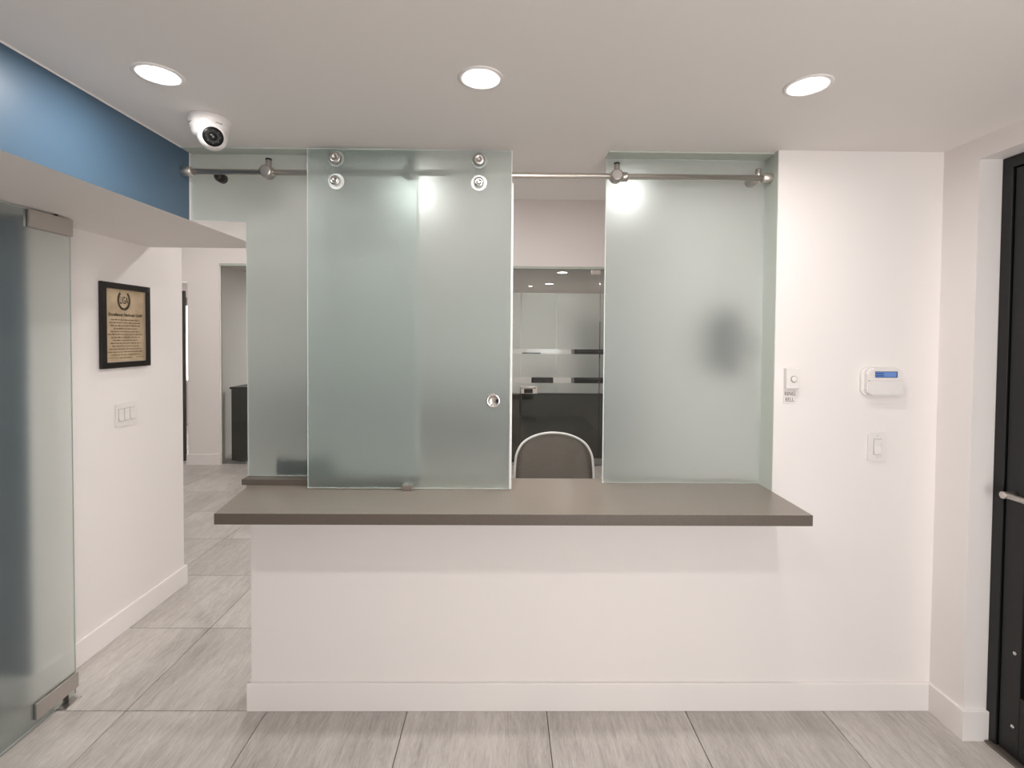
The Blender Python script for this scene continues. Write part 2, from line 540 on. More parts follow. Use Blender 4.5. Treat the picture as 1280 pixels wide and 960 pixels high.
front = thing('window_2', 'tall glass front of the far office with frosted film bands and a lever lock', 'glass front', (-1.0, YF + 0.03, 0), kind='structure')
ya, yb = YF + 0.03, YF + 0.042
pan = [(-3.575, -2.30), (-2.295, -1.05), (-1.045, 0.198), (0.203, 1.20), (1.205, 2.44)]
for x0, x1 in pan:
    B('pane', (x0, x1, ya, yb, 0.012, 2.505), CLEAR, front)
    xm = 0.651 if x0 == 0.203 else None
    for z0, z1 in ((1.492, 2.203), (1.132, 1.431), (0.932, 1.061)):
        if x0 < 0 and z0 < 1.0 and x0 < -2: 
            pass
        segs = [(x0 + 0.004, xm - 0.0025), (xm + 0.0025, x1 - 0.004)] if xm else [(x0 + 0.004, x1 - 0.004)]
        if x0 == -3.575: segs = []
        for a, b_ in segs:
            B('frosted_film', (a, b_, ya - 0.0016, ya - 0.0004, z0, z1), FILM, front)
B('head_channel', (-3.584, 2.45, YF + 0.005, YF + 0.065, 2.505, 2.535), CHANNEL, front)
B('side_channel', (-3.584, -3.575, YF + 0.015, YF + 0.055, 0, 2.505), TRIMP, front)
B('patch_fitting', (1.09, 1.20, ya - 0.012, yb + 0.012, 2.44, 2.50), STEEL, front, 0.002)
lk = B('lever_lock', (0.21, 0.415, ya - 0.014, yb + 0.014, 0.925, 1.015), NICKEL, front, 0.003)
bm = bmesh.new()
box(bm, 0.245, 0.355, ya - 0.018, ya - 0.014, 0.93, 0.985)
obj('lock_plate', bm, DARKMETAL, lk)
bm = bmesh.new(); cyl(bm, (0.385, ya - 0.014, 1.0), (0.385, ya - 0.055, 1.0), 0.01); cyl(bm, (0.39, ya - 0.05, 1.0), (0.20, ya - 0.05, 1.0), 0.008)
obj('lever', bm, CHROME, lk)

cabl = thing('low_cabinet', 'charcoal cabinet behind the office glass at the end of the passage', 'cabinet', (-3.0, 4.4, 0))
B('body', (-3.52, -0.82, 4.24, 4.66, 0.02, 0.945), CABINET, cabl, 0.002)
B('top', (-3.535, -0.805, 4.225, 4.67, 0.945, 0.97), BLACKP, cabl, 0.002)
desk = thing('office_desk', 'wide charcoal desk front behind the office glass doors', 'desk', (1.0, 4.5, 0))
B('front_panel', (0.2145, 2.3, 4.24, 4.27, 0.07, 0.90), CABINET, desk, 0.002)
B('desk_top', (0.21, 2.3, 4.215, 4.95, 0.90, 0.93), BLACKP, desk, 0.002)
for xx in (0.23, 2.2):
    B('leg', (xx, xx + 0.05, 4.27, 4.9, 0.0, 0.90), CABINET, desk)
side = thing('storage_unit', 'brown cabinet left of the charcoal desk behind the office glass', 'cabinet', (-0.3, 4.6, 0))
B('body', (-0.80, 0.212, 4.28, 4.8, 0.05, 0.90), WOODB, side, 0.002)
B('plinth', (-0.78, 0.19, 4.31, 4.78, 0.0, 0.05), BLACKP, side)
tv = thing('bookcase', 'tall dark bookcase behind the right side of the office glass', 'bookcase', (1.6, 5.9, 0))
boxes('frame', [(1.09, 1.13, 5.6, 5.95, 0, 1.9), (2.35, 2.39, 5.6, 5.95, 0, 1.9), (1.13, 2.35, 5.92, 5.95, 0, 1.9), (1.13, 2.35, 5.6, 5.92, 1.86, 1.9)], BLACKP, tv)
for z in (0.06, 0.5, 0.95, 1.4):
    B('shelf', (1.13, 2.35, 5.6, 5.92, z, z + 0.03), BLACKP, tv)
wsh = thing('wall_shelf', 'thin black shelf glimpsed through the upper clear strip of office glass', 'shelf', (0.5, 8.0, 1.35))
B('board', (0.36, 0.745, 8.17, 8.2, 1.275, 1.325), BLACKP, wsh, 0.002)
for xx in (0.40, 0.66):
    B('bracket', (xx, xx + 0.03, 8.18, 8.2, 1.22, 1.275), BLACKP, wsh)
vs = thing('visitor_chair', 'dark rounded chair back glimpsed through the lower clear strip of office glass', 'chair', (0.62, 6.0, 0))
bm = bmesh.new(); prism(bm, [(0.44 + 0.0, 0.6)] + [(0.62 - 0.18 * math.cos(a), 0.95 + 0.17 * math.sin(a)) for a in [PI * k / 14 for k in range(15)]] + [(0.80, 0.6)], 'y', 5.98, 6.02)
obj('backrest', bm, SEATF, vs)
B('seat', (0.42, 0.82, 5.58, 6.0, 0.42, 0.48), SEATF, vs, 0.02)
for xx in (0.44, 0.77):
    for yy in (5.61, 5.99):
        bm = bmesh.new(); cyl(bm, (xx, yy, 0.0), (xx, yy, 0.62 if yy > 5.8 else 0.43), 0.013); obj('leg', bm, DARKMETAL, vs)

# ---------------------------------------------------------------- counter
cnt = thing('reception_counter', 'thick grey-brown stone transaction counter projecting from the half wall', 'counter', (0, 0, ZC - 0.042))
poly = [(-1.081, -0.297), (1.172, -0.293), (1.172, -0.0005), (XJ - 0.001, -0.0005), (XJ - 0.001, 0.183), (-1.168, 0.183), (-1.168, 0.11), (-1.128, 0.024)]
bm = bmesh.new()
prism(bm, poly, 'z', ZC - 0.042, ZC, bev=0.0015)
bm.normal_update()
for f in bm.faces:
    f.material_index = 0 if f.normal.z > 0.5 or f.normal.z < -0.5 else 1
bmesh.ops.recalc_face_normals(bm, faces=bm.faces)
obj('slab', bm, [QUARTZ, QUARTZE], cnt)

# ---------------------------------------------------------------- fixed frosted panes
def pane_obj(name, poly, y0, y1, parent):
    bm = bmesh.new()
    prism(bm, poly, 'y', y0, y1, bev=0.0028)
    o = obj(name, bm, [FROST, GEDGE, FROSTB], parent)
    assign_faces(o, 1, 0.95, back=True)
    return o
Y0, Y1 = 0.107, 0.117
ZT = H - 0.006
lp = thing('fixed_glass_pane', 'L-shaped frosted green glass pane reaching over the passage at left', 'glass pane', (-0.9, 0.11, ZC))
pane_obj('pane', [(-1.41, ZT), (-0.395, ZT), (-0.395, ZC + 0.026), (-1.166, ZC + 0.026), (-1.166, ZS), (-1.41, ZS)], Y0, Y1, lp)
B('base_channel', (-1.166, -0.395, 0.055, 0.135, ZC, ZC + 0.0255), SILLM, lp, 0.001)
B('head_channel', (-1.412, -0.395, 0.040, 0.125, H - 0.0055, H), CHANNEL, lp)
rp = thing('fixed_glass_pane', 'wide frosted green glass pane fixed at the right end of the counter', 'glass pane', (0.8, 0.11, ZC))
pane_obj('pane', [(0.450, ZT), (XJ - 0.003, ZT), (XJ - 0.003, ZC + 0.001), (0.450, ZC + 0.001)], Y0, Y1, rp)
B('head_channel', (0.450, XJ - 0.003, 0.030, 0.125, H - 0.0055, H), CHANNEL, rp)
bm = bmesh.new(); box(bm, XJ - 0.0028, XJ - 0.0003, 0.0005, 0.1065, ZC, H)
obj('jamb_tint_sheet', bm, JAMB, rp)  # thin sheet added over the plain wall reveal to carry the green cast

# ---------------------------------------------------------------- rail
YR, ZR0, ZR1 = 0.05, 2.345, 2.350
rail = thing('sliding_rail', 'round brushed steel rail running along the top of the glass screen', 'rail', (0, YR, 2.35))
def zr(x):
    return 2.349
bm = bmesh.new(); cyl(bm, (XB + 0.001, YR, 2.349), (XJ + 0.016 - 0.02, YR, 2.349), 0.0125, 28)
obj('rod', bm, NICKEL, rail)
for xa, xb_ in ((XB, XB + 0.046), (XJ - 0.048, XJ - 0.004)):
    bm = bmesh.new(); cyl(bm, (xa, YR, 2.349), (xb_, YR, 2.349), 0.0205, 28, 0.003)
    obj('end_cap', bm, NICKEL, rail)
def standoff(x, second=False, small=False):
    bm = bmesh.new()
    lathe(bm, (x, YR - 0.030, 2.349), (0, 1, 0), [(0, 0.020), (0.004, 0.026), (0.020, 0.029), (0.044, 0.029), (0.052, 0.022), (0.0565, 0.022)], 28)
    so = obj('standoff', bm, STEEL, rail)
    bm = bmesh.new()
    cyl(bm, (x + 0.003, YR, 2.349), (x + 0.003, YR, 2.402), 0.0125, 20, 0.002)
    st = obj('stud', bm, STEEL, rail)
    bm = bmesh.new()
    cyl(bm, (x + 0.003, YR, 2.402), (x + 0.003, YR, 2.408), 0.0128, 20)
    obj('stud_cap', bm, BLACKP, st)
    if second:
        bm = bmesh.new(); cyl(bm, (x + 0.020, YR, 2.347), (x + 0.052, YR, 2.347), 0.020, 24, 0.004)
        obj('stop_collar', bm, STEEL, rail)
standoff(-1.042)
standoff(-0.425)
standoff(0.483, True)
bm = bmesh.new(); lathe(bm, (1.105, YR + 0.004, 2.349), (0, 1, 0), [(0, 0.018), (0.040, 0.026), (0.0525, 0.026)], 24); obj('standoff', bm, STEEL, rail)
bm = bmesh.new(); cyl(bm, (1.118, YR + 0.01, 2.349), (1.118, YR + 0.01, 2.392), 0.013, 20, 0.002); obj('stud', bm, STEEL, rail)
bm = bmesh.new(); lathe(bm, (-1.268, YR + 0.004, 2.335), (0, 1, 0), [(0, 0.012), (0.02, 0.021), (0.0525, 0.021)], 24); obj('standoff', bm, DARKMETAL, rail)

# ---------------------------------------------------------------- sliding panel
sp = thing('sliding_glass_panel', 'large frosted green glass sliding panel with round pull, hung from the steel rail', 'sliding panel', (-0.41, 0.005, ZC))
pane_obj('pane', [(-0.853, 2.438), (0.025, 2.438), (0.025, ZC + 0.004), (-0.853, ZC + 0.004)], 0.0, 0.010, sp)
bm = bmesh.new()
box(bm, 0.025, 0.032, -0.001, 0.0115, ZC + 0.004, 2.30, bev=0.001)
obj('edge_seal', bm, mat('clear_seal', (0.82, 0.82, 0.80, 1), 0.3), sp)
def roller(x, z, r, rc, bright):
    bm = bmesh.new()
    cyl(bm, (x, 0.0, z), (x, -0.004, z), rc + (0.013 if bright else 0.010), 28, 0.001)
    w = obj('washer', bm, GEDGE if bright else WASHER, sp)
    bm = bmesh.new()
    lathe(bm, (x, -0.004, z), (0, -1, 0), [(0, rc), (0.016, rc), (0.019, rc - 0.003), (0.019, 0.006), (0.015, 0.005)], 28)
    obj('roller_cap', bm, CHROME if bright else STEEL, sp)
    bm = bmesh.new()
    lathe(bm, (x, 0.010, z), (0, 1, 0), [(0, 0.012), (0.022, 0.012), (0.0225, r), (0.030, r), (0.036, r - 0.005), (0.044, r - 0.005), (0.050, r), (0.058, r)], 32)
    obj('roller_wheel', bm, STEEL, sp)
for x, br in ((-0.727, False), (-0.117, False)):
    roller(x, 2.393, 0.031, 0.025, False)
    roller(x, 2.297, 0.027, 0.021, True)
bm = bmesh.new()
lathe(bm, (-0.05, 0.0, 1.361), (0, -1, 0), [(0, 0.031), (0.004, 0.031), (0.006, 0.029), (0.006, 0.022), (0.0005, 0.019), (0.0005, 0.004)], 40, cap0=False)
obj('finger_pull', bm, CHROME, sp)
bm = bmesh.new()
lathe(bm, (-0.05, 0.010, 1.361), (0, 1, 0), [(0, 0.031), (0.004, 0.031), (0.006, 0.029), (0.006, 0.004)], 40)
obj('finger_pull_back', bm, CHROME, sp)
g = thing('panel_guide', 'small square steel guide on the counter holding the sliding panel', 'guide', (-0.417, 0.005, ZC))
boxes('body', [(-0.440, -0.394, -0.018, -0.001, ZC, ZC + 0.026), (-0.440, -0.394, 0.011, 0.028, ZC, ZC + 0.026), (-0.440, -0.394, -0.018, 0.028, ZC, ZC + 0.003)], STEEL, g, 0.001)

# dark things standing close behind the frosted panes
tray = thing('paper_tray', 'low black tray standing behind the left frosted pane on the counter', 'tray', (-0.95, 0.15, ZC))
boxes('body', [(-1.05, -0.80, 0.137, 0.182, ZC, ZC + 0.006), (-1.05, -0.80, 0.137, 0.141, ZC, ZC + 0.092), (-1.05, -0.80, 0.178, 0.182, ZC, ZC + 0.08), (-1.05, -1.046, 0.137, 0.182, ZC, ZC + 0.092), (-0.804, -0.80, 0.137, 0.182, ZC, ZC + 0.092)], BLACKP, tray)
mon = thing('wall_monitor', 'dark shape blurred behind the right frosted pane near its outer edge', 'monitor', (1.45, 0.72, 1.6))
bm = bmesh.new(); box(bm, 1.24, 1.285, 0.54, 0.92, 1.43, 1.81, bev=0.015)
obj('screen', bm, BLACKP, mon)
B('arm', (1.285, 1.60, 0.70, 0.74, 1.60, 1.64), BLACKP, mon, 0.004)
B('wall_plate', (1.60, 1.62, 0.65, 0.79, 1.54, 1.70), BLACKP, mon, 0.003)

# ---------------------------------------------------------------- office chair behind the counter
ch = thing('office_chair', 'grey mesh office chair with white frame behind the counter opening', 'chair', (0.31, 0.80, 0))
half = [(0.245, -0.29), (0.241, -0.174), (0.228, -0.11), (0.188, -0.052), (0.105, -0.013), (0.0, 0.0)]
def smooth_pts(P, n=6):
    out = []
    for i in range(len(P) - 1):
        p0 = P[max(i - 1, 0)]; p1 = P[i]; p2 = P[i + 1]; p3 = P[min(i + 2, len(P) - 1)]
        for k in range(n):
            t = k / n
            out.append(tuple(0.5 * ((2 * p1[j]) + (-p0[j] + p2[j]) * t + (2 * p0[j] - 5 * p1[j] + 4 * p2[j] - p3[j]) * t * t + (-p0[j] + 3 * p1[j] - 3 * p2[j] + p3[j]) * t ** 3) for j in (0, 1)))
    out.append(P[-1]); return out
hp = [(0.205, -0.50), (0.236, -0.42)] + half
prof = smooth_pts(hp + [(-x, z) for x, z in hp[::-1][1:]], 5)
CX, CZ, CY = 0.310, 1.039, 0.97
def back_y(x, z):
    return CY + 0.10 * (x / 0.245) ** 2 * -0.6 + 0.05 * z * 0.6 - 0.06 * max(0, (-z - 0.2)) 
bm = bmesh.new()
tube(bm, [(CX + x, back_y(x, z), CZ + z - 0.004) for x, z in prof] , 0.0075, 10, closed=True)
obj('backrest_frame', bm, CHAIRW, ch)
bm = bmesh.new()
zs = sorted({round(z, 4) for x, z in prof if x >= 0}, reverse=True)
pos = sorted([(z, x) for x, z in prof if x >= 0], reverse=True)
rows = []
for k in range(26):
    z = -0.003 - (0.494) * (k / 25) ** 1.3
    # half width by interpolation
    w = 0.2
    for (z1, x1), (z2, x2) in zip(pos, pos[1:]):
        if z2 <= z <= z1:
            w = x1 + (x2 - x1) * (z1 - z) / max(1e-6, z1 - z2); break
    w -= 0.003
    rows.append([bm.verts.new((CX + w * (2 * i / 12 - 1), back_y(w * (2 * i / 12 - 1), z) - 0.001, CZ + z - 0.004)) for i in range(13)])
for a, b_ in zip(rows, rows[1:]):
    for i in range(12):
        f = bm.faces.new((a[i], a[i + 1], b_[i + 1], b_[i])); f.smooth = True
bmesh.ops.solidify(bm, geom=list(bm.faces), thickness=0.004)
obj('backrest_mesh', bm, MESHF, ch)
boxes('lumbar_bar', [(CX - 0.20, CX + 0.20, CY + 0.005, CY + 0.02, CZ - 0.33, CZ - 0.27)], BLACKP, ch, 0.005)
bm = bmesh.new(); box(bm, CX - 0.24, CX + 0.24, 0.50, 0.94, 0.44, 0.51, bev=0.03, seg=3)
obj('seat', bm, SEATF, ch)
bm = bmesh.new(); tube(bm, [(CX, 0.72, 0.42), (CX, 0.90, 0.43), (CX, 1.0, 0.50), (CX, 1.0, 0.72)], 0.02, 12)
obj('back_support', bm, CHAIRW, ch)
bm = bmesh.new(); cyl(bm, (CX, 0.72, 0.10), (CX, 0.72, 0.445), 0.025)
obj('gas_lift', bm, BLACKP, ch)
for k in range(5):
    a = PI / 2 + 2 * PI * k / 5
    e = (CX + 0.30 * math.cos(a), 0.72 + 0.30 * math.sin(a))
    bm = bmesh.new(); tube(bm, [(CX, 0.72, 0.11), (e[0], e[1], 0.075)], 0.018, 8); obj('base_arm', bm, CHAIRW, ch)
    bm = bmesh.new(); cyl(bm, (e[0] - 0.012, e[1], 0.03), (e[0] + 0.012, e[1], 0.03), 0.03, 16); box(bm, e[0] - 0.008, e[0] + 0.008, e[1] - 0.01, e[1] + 0.01, 0.04, 0.075)
    obj('caster', bm, BLACKP, ch)

# ---------------------------------------------------------------- frosted glass door at left
gd = thing('door_1', 'frosted green glass pivot door standing open at the left edge', 'door', (-1.93, 0.0, 0), kind='structure')
XD0, XD1 = -1.942, -1.930
bm = bmesh.new(); prism(bm, [(-0.72, 0.012), (0.085, 0.012), (0.085, 2.140), (-0.72, 2.140)], 'x', XD0, XD1, bev=0.0015)
dp = obj('pane', bm, [DOORF, GEDGE, DOORB], gd)
for p in dp.data.polygons:
    p.material_index = (0 if p.normal.x > 0 else 2) if abs(p.normal.x) > 0.95 else 1
def patch(z0, z1, lab):
    bm = bmesh.new()
    box(bm, XD1, XD1 + 0.009, -0.113, 0.088, z0, z1, bev=0.001)
    box(bm, XD0 - 0.009, XD0, -0.113, 0.088, z0, z1, bev=0.001)
    return obj('patch_fitting', bm, STEEL, gd)
patch(2.068, 2.1405, 'top'); patch(0.040, 0.108, 'bottom')
bm = bmesh.new(); cyl(bm, (-1.936, 0.02, 2.139), (-1.936, 0.02, 2.149), 0.008, 16)
obj('pivot_pin', bm, DARKMETAL, gd)
B('pivot_plate', (-1.965, -1.895, -0.005, 0.075, 0.0, 0.006), STEEL, gd, 0.001)
bm = bmesh.new(); cyl(bm, (-1.936, 0.035, 0.006), (-1.936, 0.035, 0.042), 0.012, 16)
obj('pivot_pin', bm, DARKMETAL, gd)

# ---------------------------------------------------------------- black door at right
bd = thing('door_2', 'black metal and dark glass entrance door with push bar in the right wall', 'door', (XT, -0.7, 0), kind='structure')
FX0, FX1 = XT - 0.022, XT + 0.05
boxes('door_frame', [(FX0, FX1, -0.205, -0.1635, 0, 2.365), (FX0, FX1, -1.199, -1.157, 0, 2.365), (FX0, FX1, -1.157, -0.205, 2.32, 2.365)], BLACKALU, bd, 0.002)
boxes('door_leaf', [(FX0 + 0.008, FX1 - 0.01, -0.285, -0.209, 0.015, 2.316), (FX0 + 0.008, FX1 - 0.01, -1.153, -1.075, 0.015, 2.316), (FX0 + 0.008, FX1 - 0.01, -1.075, -0.285, 2.24, 2.316), (FX0 + 0.008, FX1 - 0.01, -1.075, -0.285, 0.015, 0.26)], BLACKALU, bd, 0.002)
B('glass', (FX0 + 0.024, FX0 + 0.034, -1.075, -0.285, 0.26, 2.24), DARKGLASS, bd)
bm = bmesh.new(); cyl(bm, (FX0 - 0.032, -0.235, 1.036), (FX0 - 0.032, -1.12, 1.036), 0.011, 16)
obj('push_bar', bm, NICKEL, bd)
for yy in (-0.245, -1.11):
    bm = bmesh.new(); cyl(bm, (FX0 + 0.008, yy, 1.036), (FX0 - 0.045, yy, 1.036), 0.014, 16, 0.002)
    obj('bar_bracket', bm, STEEL, bd)
B('threshold', (FX0 - 0.02, FX1 + 0.02, -1.199, -0.18, 0.0, 0.010), mat('threshold_metal', rgb(112, 104, 98), 0.4, 0.5), bd, 0.002)
for zz in (0.13, 0.42):
    bm = bmesh.new(); lathe(bm, (FX0 + 0.008, -0.262, zz), (-1, 0, 0), [(0, 0.008), (0.003, 0.007), (0.005, 0.003)], 14); obj('screw', bm, CHROME, bd)

# ---------------------------------------------------------------- recessed lights
def downlight(x, y, z, m, r_out=0.072, label='', group=None):
    t = thing('recessed_light', label, 'light', (x, y, z), group)
    bm = bmesh.new()
    ri = r_out * 0.69
    lathe(bm, (x, y, z), (0, 0, -1), [(0, r_out), (0.002, r_out), (0.0035, r_out - 0.002), (0.0035, ri + 0.001), (0.0005, ri)], 40, cap0=False, cap1=False)
    obj('trim_ring', bm, TRIMP, t)
    bm = bmesh.new()
    lathe(bm, (x, y, z), (0, 0, -1), [(0.0006, ri), (0.0010, ri - 0.001), (0.0011, 0.004)], 32, cap0=False)
    obj('diffuser', bm, m, t)
    return t
downlight(-1.095, -0.553, H, LAMPM, label='lit recessed ceiling light nearest the blue beam')
downlight(-0.083, -0.558, H, LAMPM, label='lit recessed ceiling light above the middle of the counter')
downlight(0.967, -0.540, H, LAMPM, label='lit recessed ceiling light nearest the right wall')
for x, w_ in ((-1.09, 'nearest the blue beam'), (-0.08, 'in the middle'), (0.967, 'nearest the black door')):
    downlight(x, -1.69, H, LAMPM, label='recessed ceiling light of the second row, ' + w_, group='second row of ceiling lights')
downlight(-2.3, -0.62, ZS, LAMPR, label='added unseen fill light under the bulkhead behind the frosted glass door')  # added lamp, lifts the dim floor and wall behind the glass door
downlight(-0.49, 0.60, H, LAMPS, label='lamp glowing through the frosted sliding panel near its top')
downlight(0.655, 0.60, H, LAMPS, label='lamp glowing through the right frosted pane near its top')
downlight(-1.4, 2.3, HH, LAMPH, 0.11, 'recessed light in the high hall ceiling, left of the three', None)
downlight(-3.5, 2.5, HH, LAMPH, 0.11, 'recessed light over the passage beyond the certificate wall')
downlight(0.4, 2.1, HH, LAMPH, 0.11, 'recessed light in the high hall ceiling behind the office chair')
downlight(0.803, 4.85, 2.56, LAMPO, 0.09, 'bright oval lamp nearest the top of the far office glass')
downlight(0.748, 6.33, 2.56, LAMPO, 0.09, 'smaller bright lamp second from the top of the far office glass')
downlight(0.45, 6.75, 2.56, LAMPO, 0.045, 'tiny bright lamp left of the two in the far office')
downlight(-2.4, 6.0, 2.56, LAMPO, 0.09, 'lamp of the far office hidden behind the left frosted pane')

# ---------------------------------------------------------------- security camera
sc = thing('security_camera', 'white turret security camera with black lens face on the ceiling by the beam', 'camera', (-1.125, -0.235, H))
cx_, cy_ = -1.125, -0.235
bm = bmesh.new()
lathe(bm, (cx_, cy_, H), (0, 0, -1), [(0, 0.071), (0.004, 0.072), (0.020, 0.069), (0.023, 0.067), (0.026, 0.067), (0.046, 0.062), (0.064, 0.056), (0.075, 0.044), (0.080, 0.028)], 48)
obj('housing', bm, WPLAST, sc)
bm = bmesh.new()
for a0 in (-2.45, -0.75):
    pts = [(cx_ + 0.0665 * math.cos(a), cy_ + 0.0665 * math.sin(a), H - 0.030) for a in [a0 + 0.35 * k / 6 for k in range(7)]]
    tube(bm, pts, 0.0016, 6)
obj('seam_slot', bm, SEAM, sc)['kind'] = 'stuff'
bc = Vector((-1.1065, -0.248, H - 0.071))
dirv = Vector((0.52, -0.80, -0.30)).normalized()
bm = bmesh.new()
prof_b = [(-0.048, 0.004)] + [(0.050 * math.sin(a), 0.050 * math.cos(a)) for a in [(-1.3 + 2.1 * k / 14) for k in range(15)]]
lathe(bm, bc, dirv, prof_b, 40)
obj('ball', bm, WPLAST, sc)
bm = bmesh.new()
lathe(bm, bc, dirv, [(0.034, 0.0345), (0.0385, 0.0345), (0.041, 0.0325), (0.041, 0.013), (0.0405, 0.012)], 40)
lf = obj('lens_face', bm, LENSR, sc)
bm = bmesh.new()
lathe(bm, bc, dirv, [(0.041, 0.012), (0.043, 0.011), (0.045, 0.007), (0.0455, 0.002)], 24)
obj('lens', bm, LENSB, lf)
u, v = frame_from(dirv)
bm = bmesh.new()
for k in range(8):
    a = 2 * PI * k / 8
    lathe(bm, bc + (u * math.cos(a) + v * math.sin(a)) * 0.023, dirv, [(0.041, 0.0028), (0.0418, 0.002)], 8)
obj('infrared_diodes', bm, DARKMETAL, lf)['kind'] = 'stuff'

# ---------------------------------------------------------------- framed certificate
fr = thing('framed_certificate', 'framed parchment certificate with wreath emblem on the passage wall', 'picture frame', (XL, 0.604, 1.456))
ya_, yb_, za_, zb_ = 0.431, 0.777, 1.456, 1.911
mw = 0.031
bm = bmesh.new()
for poly_ in ([(ya_, za_), (yb_, za_), (yb_ - mw, za_ + mw), (ya_ + mw, za_ + mw)], [(yb_, za_), (yb_, zb_), (yb_ - mw, zb_ - mw), (yb_ - mw, za_ + mw)],
              [(yb_, zb_), (ya_, zb_), (ya_ + mw, zb_ - mw), (yb_ - mw, zb_ - mw)], [(ya_, zb_), (ya_, za_), (ya_ + mw, za_ + mw), (ya_ + mw, zb_ - mw)]):
    prism(bm, poly_, 'x', XL + 0.001, XL + 0.020, bev=0.0015)
obj('moulding', bm, FRAMEB, fr)
i0, i1, k0, k1 = ya_ + mw, yb_ - mw, za_ + mw, zb_ - mw
boxes('fillet', [(XL + 0.008, XL + 0.013, i0, i0 + 0.006, k0, k1), (XL + 0.008, XL + 0.013, i1 - 0.006, i1, k0, k1), (XL + 0.008, XL + 0.013, i0, i1, k0, k0 + 0.005)], FILLET, fr)
B('parchment', (XL + 0.002, XL + 0.008, i0, i1, k0, k1), PAPER, fr)
yc = (i0 + i1) / 2
XP = XL + 0.0083
XT_, YT_ = (0, 1, 0), (0, 0, 1)
# wreath: an open oval of leaves
bm = bmesh.new()
wc = (yc - 0.012, k1 - 0.058)
def leaf(cy, cz, ang, L, w):
    c, s = math.cos(ang), math.sin(ang)
    P = [(-L / 2, 0), (-L * 0.1, w / 2), (L / 2, 0), (-L * 0.1, -w / 2)]
    prism(bm, [(cy + c * p - s * q_, cz + s * p + c * q_) for p, q_ in P], 'x', XP - 0.0002, XP + 0.0003)
for sgn in (1, -1):
    for k in range(13):
        a = -PI / 2 + sgn * (0.15 + 2.25 * k / 12)
        py, pz = wc[0] + 0.040 * math.cos(a), wc[1] + 0.049 * math.sin(a)
        tang = a + sgn * PI / 2
        for off in (0.55, -0.55):
            leaf(py + 0.003 * math.cos(a) * (1 if off > 0 else -1), pz + 0.003 * math.sin(a) * (1 if off > 0 else -1), tang + off, 0.018, 0.0068)
obj('wreath', bm, INK, fr)
text_mesh('emblem', 'LIGA', 0.056, INK, (XP, wc[0], wc[1] - 0.002), XT_, YT_, fr, sx=0.50, bold=0.0008)
text_mesh('title', 'Excellence National Guild', 0.0225, INK, (XP, yc, k1 - 0.138), XT_, YT_, fr, shear=0.25, sx=1.02, bold=0.0007)
bm = bmesh.new()
lw = [0.80, 0.88, 0.83, 0.66, 0.82, 0.98, 0.78, 0.70, 0.84, 0.74, 0.90, 0.99, 0.80, 0.34]
for r_, w in enumerate(lw):
    z = k1 - 0.166 - r_ * 0.0158
    tw = (i1 - i0 - 0.03) * w
    y = yc - tw / 2
    while y < yc + tw / 2 - 0.004:
        n = random.choice((2, 3, 4, 5, 6, 7))
        for c_ in range(n):
            h = random.choice((0.0042, 0.0042, 0.0046, 0.0072))
            if y > yc + tw / 2: break
            dz = -0.002 if random.random() < 0.15 else 0.0
            box(bm, XP - 0.0002, XP + 0.0002, y, y + 0.0014, z - 0.002 + dz, z - 0.002 + h)
            box(bm, XP - 0.0002, XP + 0.0002, y, y + 0.0031, z - 0.002 + (0.003 if random.random() < 0.5 else 0.0), z - 0.0006 + (0.003 if random.random() < 0.5 else 0.0) + 0.0004)
            y += 0.0037
        y += 0.0035
for y0_, y1_ in ((i0 + 0.012, i0 + 0.10), (i0 + 0.115, i0 + 0.16), (i1 - 0.07, i1 - 0.012)):
    box(bm, XP - 0.0002, XP + 0.0002, y0_, y1_, k0 + 0.022, k0 + 0.0238)
bt = obj('body_lettering', bm, INKL, fr)
bt['kind'] = 'stuff'

# ---------------------------------------------------------------- switches, bell, keypad
sw = thing('light_switch', 'white triple rocker light switch on the passage wall under the certificate', 'light switch', (XL, 0.606, 1.197))
bm = bmesh.new(); prism(bm, rrect(0.606, 1.197, 0.150, 0.148 * 0.85, 0.006), 'x', XL + 0.0005, XL + 0.007, bev=0.003)
obj('plate', bm, WPLAST, sw)
for k in (-1, 0, 1):
    yk = 0.606 + 0.041 * k
    bm = bmesh.new(); box(bm, XL + 0.0068, XL + 0.0078, yk - 0.0175, yk + 0.0175, 1.163, 1.231)
    obj('surround', bm, SEAM, sw)
    bm = bmesh.new(); prism(bm, [(XL + 0.007, 1.165), (XL + 0.0135, 1.166), (XL + 0.0085, 1.2), (XL + 0.010, 1.2285), (XL + 0.007, 1.2295)], 'y', yk - 0.016, yk + 0.016)
    obj('rocker', bm, WPLAST, sw)
sw2 = thing('light_switch', 'white single rocker light switch on the front wall below the keypad', 'light switch', (1.631, 0, 1.171))
bm = bmesh.new(); prism(bm, rrect(1.631, 1.171, 0.082, 0.126, 0.005), 'y', -0.0005, -0.007, bev=0.003)
obj('plate', bm, WPLAST, sw2)
B('surround', (1.6135, 1.6485, -0.0078, -0.0068, 1.1365, 1.2055), SEAM, sw2)
bm = bmesh.new(); prism(bm, [(-0.007, 1.138), (-0.0135, 1.139), (-0.0085, 1.172), (-0.010, 1.203), (-0.007, 1.204)], 'x', 1.615, 1.647)
obj('rocker', bm, WPLAST, sw2)
for zz in (1.122, 1.220):
    bm = bmesh.new(); lathe(bm, (1.631, -0.0068, zz), (0, -1, 0), [(0, 0.0035), (0.0012, 0.003)], 14); obj('screw', bm, WPLAST2, sw2)
bell = thing('door_bell', 'small white bell push box on the front wall beside the glass', 'door bell', (1.244, 0, 1.468))
bm = bmesh.new(); box(bm, 1.216, 1.273, -0.024, -0.0005, 1.424, 1.512, bev=0.003)
obj('body', bm, WPLAST, bell)
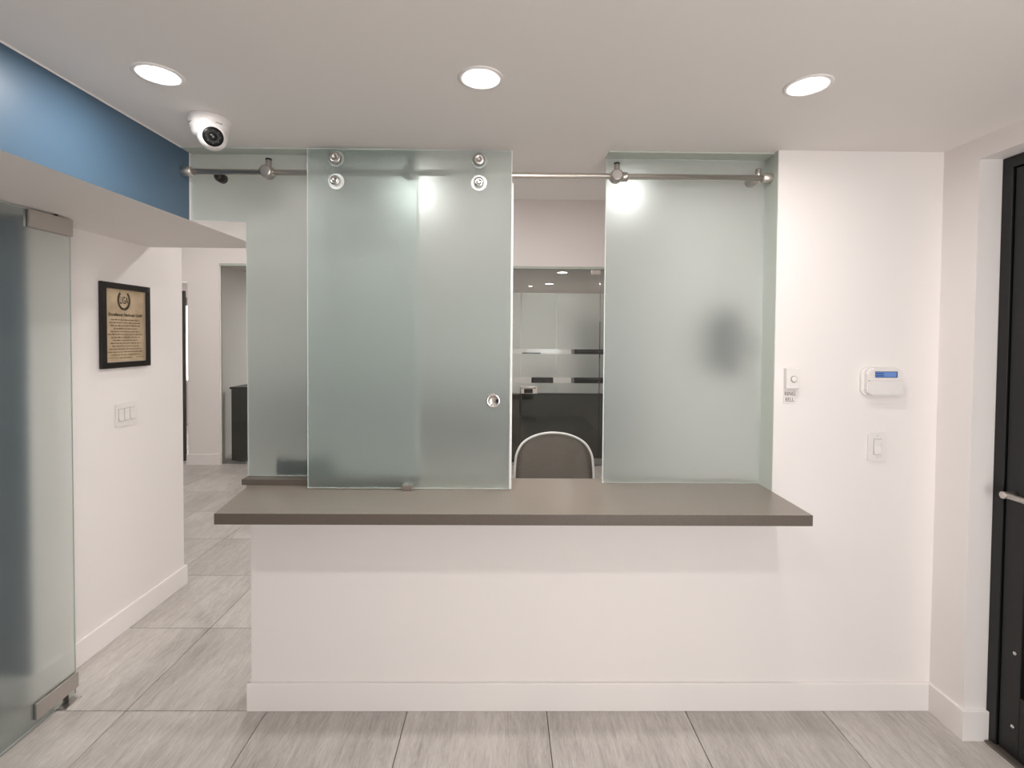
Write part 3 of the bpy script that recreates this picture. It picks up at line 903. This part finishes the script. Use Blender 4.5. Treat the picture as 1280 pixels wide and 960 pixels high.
bm = bmesh.new(); lathe(bm, (1.247, -0.024, 1.466), (0, -1, 0), [(0, 0.0145), (0.002, 0.0145), (0.002, 0.012)], 28); br_ = obj('button_ring', bm, SEAM, bell)
bm = bmesh.new(); lathe(bm, (1.248, -0.024, 1.466), (0, -1, 0), [(0, 0.012), (0.004, 0.012), (0.006, 0.009)], 28); obj('button', bm, WPLAST, br_)
sg = thing('bell_sign', 'small white RING BELL label on the front wall under the bell push', 'sign', (1.243, 0, 1.387))
B('plate', (1.216, 1.270, -0.0022, -0.0004, 1.359, 1.416), WPLAST, sg, 0.0004)
boxes('border', [(1.2165, 1.2695, -0.0026, -0.0021, 1.4145, 1.4155), (1.2165, 1.2695, -0.0026, -0.0021, 1.3595, 1.3605), (1.2165, 1.2175, -0.0026, -0.0021, 1.3595, 1.4155), (1.2685, 1.2695, -0.0026, -0.0021, 1.3595, 1.4155)], WPLAST2, sg)
text_mesh('lettering', 'RING', 0.0245, INKG, (1.243, -0.0025, 1.400), (1, 0, 0), (0, 0, 1), sg, sx=0.82)
text_mesh('lettering', 'BELL', 0.0245, INKG, (1.243, -0.0025, 1.3745), (1, 0, 0), (0, 0, 1), sg, sx=0.82)
kp = thing('alarm_keypad', 'white rounded alarm keypad with blue display on the front wall', 'keypad', (1.6385, 0, 1.455))
bm = bmesh.new(); prism(bm, rrect(1.6385, 1.455, 0.178, 0.124, 0.032, 8), 'y', -0.0005, -0.012, bev=0.003); obj('back_plate', bm, WPLAST, kp)
bm = bmesh.new(); prism(bm, rrect(1.642, 1.456, 0.160, 0.120, 0.028, 8), 'y', -0.012, -0.029, bev=0.006); obj('body', bm, WPLAST, kp)
bm = bmesh.new(); prism(bm, rrect(1.642, 1.4315, 0.150, 0.058, 0.016, 6), 'y', -0.0285, -0.0325, bev=0.002); obj('flap', bm, WPLAST, kp)
B('flap_seam', (1.566, 1.717, -0.0296, -0.0286, 1.4615, 1.4635), WPLAST2, kp)
df = B('display_frame', (1.5965, 1.6935, -0.0300, -0.0288, 1.4755, 1.5025), LCDF, kp)
B('display', (1.5985, 1.6890, -0.0306, -0.0299, 1.4775, 1.5005), LCD, df)
bm = bmesh.new()
for r_ in range(2):
    for c_ in range(7):
        x = 1.601 + c_ * 0.0048; z = 1.481 + r_ * 0.0095
        box(bm, x, x + 0.0034, -0.0309, -0.0305, z, z + 0.006)
obj('display_characters', bm, LCD2, df)['kind'] = 'stuff'
bm = bmesh.new()
for c_ in (1.601, 1.665):
    box(bm, c_, c_ + 0.006, -0.0331, -0.0323, 1.413, 1.4145)
obj('flap_marks', bm, WPLAST2, kp)['kind'] = 'stuff'
for xx in (1.571,):
    bm = bmesh.new(); lathe(bm, (xx, -0.027, 1.462), (0, -1, 0), [(0, 0.003), (0.003, 0.003)], 10); obj('indicator', bm, SEAM, kp)
